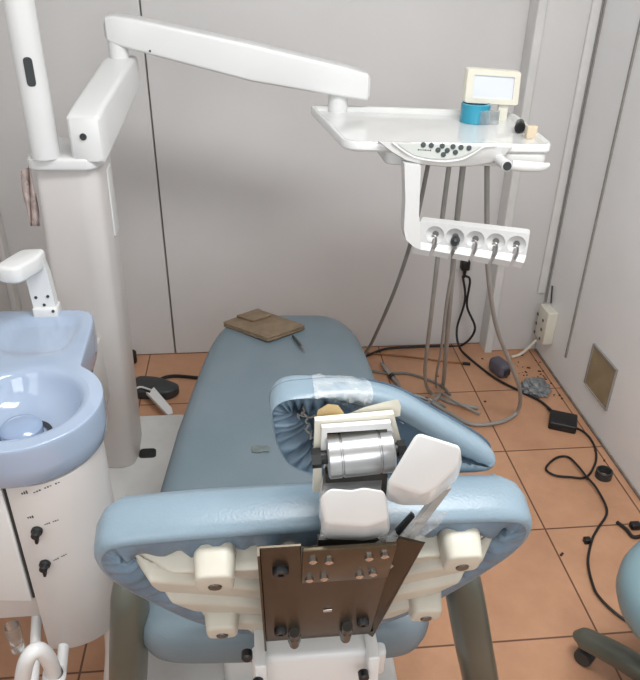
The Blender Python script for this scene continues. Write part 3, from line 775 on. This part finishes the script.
# forward lower lip with a scalloped edge, split at each slot
xs = [0]+cx+[hl]
b = MB()
for a, c_ in zip(xs[:-1], xs[1:]):
    a2 = a+(.010 if a > 0 else 0); c2 = c_-(.004 if c_ < hl else 0)
    b.loft([[(a2, -hh*.78, .0), (c2, -hh*.78, .0), (c2-.003, -hh*1.0, .012), (a2-.006, -hh*.97, .012)],
            [(a2, -hh*.99, -.03), (c2, -hh*.99, -.03), (c2-.007, -hh*1.27, .002), (a2-.012, -hh*1.22, .002)]], M4=HMx)
b.build('lower_lip', 'plastic', hold, angle=30)
for k, c_ in enumerate(cx):
    b = MB(); b.lathe([(.0085, -.0135), (.0085, -.0125), (.0001, -.0122)], 20, HMx @ T((c_, -hh*.47, .0)))
    b.build('cup_hole', 'hosed', hold)
    b = MB()
    if k == 1:
        b.lathe([(.0001, .018), (.009, .018), (.012, .012), (.012, -.004)], 20, HMx @ T((c_+.002, -hh*.55, .0))); b.tube([(c_, -hh*.55, .012), (c_+.004, -hh*.45, .019)], .004, 8, 0, M4=HMx)
        b.build('handpiece_end', 'dark', hold, label='dark handpiece end in the second cup')
    else:
        b.tube([(c_-.006, -hh*.48, .004), (c_-.002, -hh*.42, .010), (c_+.004, -hh*.46, .012), (c_+.005, -hh*.68, .008), (c_+.001, -hh*.92, .006)], .0034, 10, 5)
        bm_ = b.bm; bm_.transform(HMx); b.build('hook', 'steel', hold)
# hoses
def hose(pts, r, m='hose', name='hose', parent=dl):
    mb = MB(); mb.tube(pts, r, 10, 8); return mb.build(name, m, parent)
hose([at(428, 165, Y=1.80), at(420, 205, Y=1.80), at(411, 242, Y=1.82), at(394, 292, Y=1.95), at(374, 338, Y=2.15), at(366, 352, Y=2.25), at(352, 372, Y=2.2)], .006, 'hosed')
hose([at(449, 166, Y=1.84), at(442, 220, Y=1.84), at(434, 290, Y=1.9), at(427, 350, Y=2.05), at(425, 375, Y=2.2), at(430, 392, Z=.012), at(450, 402, Z=.012), at(478, 408, Z=.012)], .007)
hose([at(463, 166, Y=1.86), at(457, 220, Y=1.86), at(451, 290, Y=1.93), at(446, 350, Y=2.1), at(443, 385, Z=.02), at(437, 398, Z=.012), at(425, 404, Z=.012)], .0085)
hose([at(487, 166, Y=1.84), at(487, 220, Y=1.84), at(488, 270, Y=1.87), at(496, 325, Y=1.97), at(511, 365, Y=2.06), at(520, 392, Y=2.15), at(517, 412, Z=.02), at(500, 422, Z=.012), at(472, 424, Z=.012), at(448, 412, Z=.012), at(425, 398, Z=.012)], .0075)
hose([at(456, 250, Y=1.80), at(447, 300, Y=1.9), at(441, 350, Y=2.08), at(436, 385, Z=.02), at(450, 398, Z=.025), at(480, 414, Z=.014)], .005, 'hose')

# things on the tray
ZT_ = ZR-.0148
p = at(477, 124, Z=ZT_)
tape = thing('tape_roll', (p.x, p.y+.02, ZT_), 'translucent teal roll of tape standing on the instrument tray', 'tape roll')
b = MB(); b.lathe([(.040, 0), (.042, .001), (.042, .050), (.040, .052), (.034, .052), (.033, .050), (.033, .001), (.034, 0), (.040, 0)], 36, T((p.x, p.y+.03, ZT_))); b.build('roll', 'teal', tape)
b = MB(); b.box((p.x+.030, p.y-.012, ZT_+.020), (.056, .003, .038), T((0, 0, 0)), bevel=.001); b.build('loose_end', 'clear', tape)
p = at(519, 133, Z=ZT_+.0)
cyl = thing('bur_pot', (p.x, p.y, ZT_), 'small dark brown pot lying on the tray beside a beige block', 'pot')
CMx = frame((p.x, p.y, ZT_+.0155), (1, 0, 0), (0, 0, 1), (-.35, -1, 0))
b = MB(); b.lathe([(.0001, .006), (.011, .006), (.012, .008), (.015, .007), (.0155, .0), (.0155, -.006), (.0135, -.008)], 24, CMx); b.build('lid', 'black', cyl)
b = MB(); b.lathe([(.013, -.007), (.013, -.045), (.0001, -.046)], 24, CMx); b.build('pot_body', 'steeld', cyl)
p = at(531, 139, Z=ZT_)
tag(MB().box((p.x, p.y+.008, ZT_+.0165), (.027, .02, .033), bevel=.002).build('beige_block', 'beige'), 'small beige upright block at the right end of the tray', 'block')

# wallet and pen on the seat
SZ = .506
wl = thing('folding_wallet', at(264, 326, Z=SZ), 'brown folded wallet case lying on the foot of the seat', 'wallet')
cw = [at(x, y, Z=SZ+.012) for x, y in [(222, 323), (268, 339), (306, 326), (259, 310)]]
cw2 = [Vector((p.x, p.y)) for p in cw]
b = MB(); b.prism(rounded(cw2, .012, 4), SZ-.001, SZ+.006, bevel=.002); b.build('lower_cover', 'wallet', wl)
b = MB(); b.prism(rounded([cw2[0].lerp(sum(cw2, Vector((0, 0)))/4, .05), cw2[1].lerp(sum(cw2, Vector((0, 0)))/4, .05), cw2[2].lerp(sum(cw2, Vector((0, 0)))/4, .05), cw2[3].lerp(sum(cw2, Vector((0, 0)))/4, .05)], .01, 4), SZ+.006, SZ+.011, bevel=.001); b.build('pages', 'walletd', wl)
b = MB(); b.prism(rounded(cw2, .012, 4), SZ+.011, SZ+.016, bevel=.002); b.build('upper_cover', 'wallet', wl)
fq = [at(x, y, Z=SZ+.017) for x, y in [(236, 317), (253, 322), (272, 316), (258, 310)]]
b = MB(); b.prism(rounded([Vector((p.x, p.y)) for p in fq], .006, 3), SZ+.016, SZ+.024, bevel=.002); b.build('flap', 'wallet', wl)
pa, pb2 = at(293, 336, Z=SZ+.004), at(305, 351, Z=SZ+.004)
pen = thing('pen', (pa.x, pa.y, SZ), 'short dark pen lying on the seat beside the wallet', 'pen')
b = MB(); b.tube([pa, pa.lerp(pb2, .72)], .0045, 10, 0); b.build('barrel', 'dark', pen)
b = MB(); b.tube([pa.lerp(pb2, .72), pb2], [.0042, .0012], 10, 0); b.build('tip', 'hosed', pen)

# pink rag behind the column
b = MB(); rings = []
for k in range(14):
    t = k/13; ring = []
    for j in range(8):
        s_ = j/7; x = 20+10*t+(31-22+4*t)*s_*(1.1-.3*t); y = 172+t*54-6*s_*(1-t)
        ring.append(at(x, y, Y=1.93+.012*math.sin(s_*9+k*.5)))
    rings.append(ring)
b.loft(rings, caps=False, closed=False)
rag = b.build('hanging_cloth', 'pink', angle=80); md = rag.modifiers.new('solid', 'SOLIDIFY'); md.thickness = .003
tag(rag, 'dusty pink cloth hanging from the left edge of the white column', 'cloth')

# ------------------------------------------------------------------ on the walls
# black plug in the back wall and its two cords
pw = at(464, 263, Y=2.79)
ol = tag(MB().box((pw.x, WY-.006, pw.z+.01), (.08, .012, .085), bevel=.003).build('wall_socket', 'wall'), 'grey wall socket hidden behind the hose holder', 'socket')
pg = thing('power_plug', (pw.x, WY-.03, pw.z), 'black power plug in the back wall under the instrument holder', 'plug')
b = MB(); b.box((pw.x, WY-.030, pw.z), (.038, .036, .045), bevel=.006); b.tube([(pw.x, WY-.035, pw.z-.015), (pw.x, WY-.035, pw.z-.06)], [.010, .006], 12, 0); b.build('plug_body', 'black', pg)
gz = .008
def cable(pts, r, name, label, m='black', cat='cable'):
    mb = MB(); mb.tube(pts, r, 8, 8); return tag(mb.build(name, m), label, cat)
cable([(pw.x+.006, WY-.035, pw.z-.05), at(470, 273+8, Y=2.75), at(467, 306, Y=2.74), at(475, 329, Y=2.70), at(462, 345, Z=gz), at(440, 346, Z=gz), at(410, 347, Z=gz), at(385, 349, Z=gz), at(366, 356, Z=gz), at(350, 362, Z=gz)], .0055, 'power_cable', 'black cable running left along the foot of the back wall')
ad = at(563, 421, Z=.02)
cable([(pw.x-.006, WY-.035, pw.z-.05), at(465, 300, Y=2.74), at(457, 328, Y=2.72), at(459, 346, Y=2.66), at(468, 357, Z=gz), at(495, 378, Z=gz), at(522, 392, Z=gz), at(540, 401, Z=gz), at(553, 412, Z=gz+.006)], .0055, 'power_cable', 'black cable crossing the tiles from wall plug to adapter')
adp = thing('power_adapter', (ad.x, ad.y, 0), 'black box power adapter lying on the tiles by right wall', 'adapter')
b = MB(); b.box((0, 0, .017), (.105, .095, .036), T((ad.x, ad.y, 0)) @ rot(-25, 'Z'), bevel=.007); b.build('adapter_case', 'black', adp)
b = MB(); b.tube([at(548, 408, Z=.014), at(556, 415, Z=.016)], [.006, .010], 10, 0); b.build('strain_relief', 'black', adp)
cb = [(574, 427), (584, 432), (592, 441), (596, 452), (595, 464), (586, 477), (570, 477), (554, 475), (546, 468), (556, 458), (568, 457), (578, 466), (586, 476), (597, 489), (607, 511), (598, 528), (592, 540), (588, 562), (593, 585), (600, 598), (618, 615), (640, 628), (655, 632)]
cable([at(x, y, Z=gz+(.008 if 11 <= i <= 13 else 0)) for i, (x, y) in enumerate(cb)], .0042, 'power_cable', 'thin black cable looping on the tiles from adapter to stool')
p = at(589, 540, Z=.01); tag(MB().box((p.x-.006, p.y, .009), (.022, .02, .018), bevel=.003).build('cable_clip', 'black'), 'small black clip on the looping cable', 'clip')
# barrel connector lead by the stool
cable([at(617, 522, Z=gz), at(626, 529, Z=gz), at(634, 537, Z=gz), at(648, 534, Z=gz)], .006, 'plug_lead', 'short black lead with plug end beside the stool', cat='lead')
p = at(635, 526, Z=.01); tag(MB().box((p.x, p.y, .012), (.034, .026, .022), bevel=.006).build('plug_end', 'black'), 'small black connector on the tiles near the right wall', 'connector')
# black tape ring
p = at(603, 477, Z=0); b = MB(); b.lathe([(.026, 0), (.029, .001), (.029, .030), (.027, .032), (.0235, .032), (.0225, .030), (.0225, .001), (.026, 0)], 30, T((p.x, p.y, 0)))
tag(b.build('tape_ring', 'dark'), 'dark round tape ring standing on the tiles by the right wall', 'ring')
# purple-grey transformer plug near the back wall
p = at(500, 376, Z=0)
tp2 = thing('plug_block', (p.x, p.y, 0), 'purple-grey rounded plug block on the floor near back wall', 'plug')
b = MB(); b.box((0, 0, .035), (.062, .10, .07), T((p.x, p.y+.02, 0)) @ rot(20, 'Z'), bevel=.022, seg=5); b.build('block', 'purple', tp2)
b = MB(); b.box((0, -.052, .035), (.03, .01, .03), T((p.x, p.y+.02, 0)) @ rot(20, 'Z'), bevel=.004); b.build('socket_face', 'dark', tp2)
# crumpled foil
bm = bmesh.new(); bmesh.ops.create_icosphere(bm, subdivisions=4, radius=1)
for v in bm.verts:
    k = 1+.35*noise.noise(v.co*2.3)+.22*noise.noise(v.co*6); v.co = Vector((v.co.x*.055*k, v.co.y*.06*k, max(-.018, v.co.z*.03*k)))
p = at(535, 391, Z=0); b = MB(); b.add(bm, T((p.x, p.y, .018)))
tag(b.build('crumpled_foil', 'greyrag', smooth=False), 'crumpled grey foil scrap on the tiles near the corner', 'foil')
p = at(462, 365, Z=0); tag(MB().box((0, 0, .006), (.034, .012, .012), T((p.x+.02, p.y, 0)) @ rot(-15, 'Z'), bevel=.002).build('cable_connector', 'black'), 'tiny black connector lying on the tiles beneath the hoses', 'connector')
cable([at(352, 352, Z=.006), at(380, 354, Z=.006), at(420, 358, Z=.006), at(448, 362, Z=.006), at(466, 363, Z=.006)], .004, 'brown_cord', 'thin light brown cord on the tiles behind the chair', 'wood', 'cord')
cable([at(362, 369, Z=.006), at(385, 373, Z=.006), at(410, 374, Z=.006), at(440, 385, Z=.006), at(450, 395, Z=.006)], .006, 'grey_hose', 'grey hose lying on the tiles right of the seat foot', 'hosed', 'hose')
# metal handpiece
pa, pb2 = at(381, 363, Z=.014), at(398, 384, Z=.014)
hp_ = thing('dental_handpiece', (pa.x, pa.y, 0), 'metal handpiece with dark collar lying on tiles right of seat', 'handpiece')
b = MB(); b.tube([pa, pa.lerp(pb2, .25), pa.lerp(pb2, .6)], [.006, .011, .010], 14, 3); b.build('handle', 'chrome', hp_)
b = MB(); b.tube([pa.lerp(pb2, .6), pa.lerp(pb2, .72)], .012, 14, 0); b.build('collar', 'black', hp_)
b = MB(); b.tube([pa.lerp(pb2, .72), pb2, at(403, 394, Z=.012)], [.010, .008, .005], 12, 3); b.build('tail', 'steel', hp_)
pa, pb2 = at(414, 396, Z=.016), at(432, 401, Z=.016)
hp_ = thing('dental_handpiece', (pa.x, pa.y, 0), 'metal handpiece under the bundle of hanging grey hoses', 'handpiece')
b = MB(); b.tube([pa, pb2], [.011, .009], 14, 0); b.build('handle', 'chrome', hp_)
b = MB(); b.tube([pb2, at(446, 407, Z=.014)], [.008, .005], 12, 0); b.build('tail', 'steel', hp_)
# crumbs of dirt near the corner
b = MB()
for k in range(70):
    if k < 46: q = at(random.gauss(532, 22), random.gauss(372, 13), Z=0)
    elif k < 60: q = Vector((WX-.03-abs(random.gauss(0, .02)), random.uniform(1.3, 2.6), 0))
    else: q = Vector((random.uniform(.4, 1.2), random.uniform(1.3, 2.6), 0))
    if q.x > WX-.02 or q.y > WYR-.02: continue
    s_ = random.uniform(.003, .008); b.box((0, 0, s_*.3), (s_*random.uniform(1, 2.2), s_, s_*.6), T((q.x, q.y, 0)) @ rot(random.uniform(0, 180), 'Z'), bevel=s_*.15, seg=1)
tag(b.build('dirt_crumbs', 'crumb'), 'brown dirt crumbs scattered over the tiles near the corner', 'dirt', kind='stuff')

# double socket box on the right wall corner
sk = thing('socket_box', (WX, 2.55, .12), 'cream socket box with pin holes low in the room corner', 'socket')
sa = at(532, 304, X=1.255); sb = at(543.5, 341, X=1.255)
y1, y0 = 2.665, 2.565; 
b = MB(); b.box(((1.255+WX)/2, (y0+y1)/2, .195), (WX-1.255, y1-y0, .155), bevel=.004); b.build('socket_case', 'creampl', sk)
for z in (.14, .185, .23):
    for dy in (-.03, .03):
        b = MB(); b.box((1.2445, (y0+y1)/2+dy, z), (.002, .012, .012)); b.build('pin_hole', 'dark', sk)
cable([(1.26, 2.64, .10), (1.235, 2.655, .05), (1.20, 2.66, .012), (1.16, 2.65, .008)], .006, 'socket_cable', 'pale cable dropping from the socket box to the floor', 'creampl')
p0 = at(546, 300, X=WX-.006); b = MB(); b.tube([(WX-.008, 2.64, .285), (WX-.008, 2.66, .36)], .004, 8, 0); tag(b.build('socket_lead', 'dark'), 'short dark lead above the cream socket box', 'lead')
# tan board patch in the right wall
vp = [at(x, y, X=WX-.003) for x, y in [(595.5, 344), (616.6, 371), (607, 410), (584.7, 382)]]
yy = [p.y for p in vp]; zz = [p.z for p in vp]
ya, yb = (vp[1].y+vp[2].y)/2, (vp[0].y+vp[3].y)/2; za, zb = (vp[2].z+vp[3].z)/2, (vp[0].z+vp[1].z)/2
vt = thing('wall_opening_cover', (WX, (ya+yb)/2, za), 'tan board closing a square opening low in the right wall', 'board')
b = MB(); b.box((WX-.002, (ya+yb)/2, (za+zb)/2), (.006, yb-ya, zb-za)); b.build('board', 'tan', vt)
b = MB()
for (cy, cz, sy, sz) in [((ya+yb)/2, zb, yb-ya+.006, .006), ((ya+yb)/2, za, yb-ya+.006, .003), (ya, (za+zb)/2, .003, zb-za), (yb, (za+zb)/2, .008, zb-za)]:
    b.box((WX-.004, cy, cz), (.010, sy, sz))
b.build('opening_rim', 'gap', vt)

# ------------------------------------------------------------------ foot control behind the column
p = at(158, 398, Z=0)
fc = thing('foot_control', (p.x, p.y, 0), 'dark foot control with a white forked pedal behind the column', 'foot pedal')
b = MB(); b.prism([(p.x+q.x, p.y+q.y) for q in rounded([(-.12, .0), (.05, -.03), (.10, .03), (.0, .10), (-.10, .12)], .04, 5)], .0, .045, bevel=.012); b.build('pedal_base', 'dark', fc)
pp = [at(x, y, Z=.055) for x, y in [(146, 393), (150, 394), (151, 391), (154, 388), (172, 409), (173, 414), (168, 416)]]
b = MB(); b.prism([(q.x, q.y) for q in pp][::-1], .045, .062, bevel=.003); b.build('forked_pedal', 'plastic', fc)
cable([at(134, 390, Z=.05), at(140, 387, Z=.055), at(148, 389, Z=.056), at(156, 392, Z=.06)], .004, 'pedal_cord', 'thin white cord curling over the dark foot control', 'plastic', 'cord')
cable([at(158, 381, Z=.012), at(166, 377, Z=.010), at(178, 376, Z=.009), at(200, 378, Z=.009)], .0075, 'black_cable', 'black cable end on the tiles left of the seat foot', 'black')
p = at(132, 362, Z=0); b = MB(); b.lathe([(.0001, 0), (.022, 0), (.024, .004), (.024, .05), (.020, .054), (.0001, .054)], 20, T((p.x, p.y, 0)))
tag(b.build('rubber_stopper', 'black'), 'black round stopper on floor just right of the white column', 'stopper')

# ------------------------------------------------------------------ stool at the right edge
st = thing('operator_stool', (.95, .95, 0), 'round blue vinyl stool on grey castor legs at right edge', 'stool')
sc = Vector((.964, .957)); srad = .185
b = MB(); b.lathe([(.0001, .36), (srad-.03, .362), (srad-.008, .372), (srad, .395), (srad, .425), (srad-.008, .452), (srad-.03, .468), (srad-.07, .474), (.0001, .476)], 56, T((sc.x, sc.y, 0)))
b.build('seat', 'stool', st, angle=80)
b = MB(); b.lathe([(.03, .08), (.03, .20), (.02, .20), (.02, .36)], 20, T((sc.x, sc.y, 0))); b.build('gas_column', 'dark', st)
for k in range(5):
    a = R(128+72*k); d = Vector((math.cos(a), math.sin(a), 0)); c0 = Vector((sc.x, sc.y, .105))
    if k == 4: pass
    b = MB(); b.tube([c0, c0+d*.11, c0+d*.215+Vector((0, 0, -.022)), c0+d*.225+Vector((0, 0, -.03))], [.034, .032, .029, .018], 14, 4); lg = b.build('leg', 'olive', st)
    e = c0+d*.205; b = MB(); pd = Vector((-d.y, d.x, 0)); b.lathe([(.0001, -.016), (.022, -.016), (.024, -.012), (.024, .012), (.022, .016), (.0001, .016)], 20, frame((e.x, e.y, .0245), d, (0, 0, 1), pd)); b.build('castor', 'dark', lg)
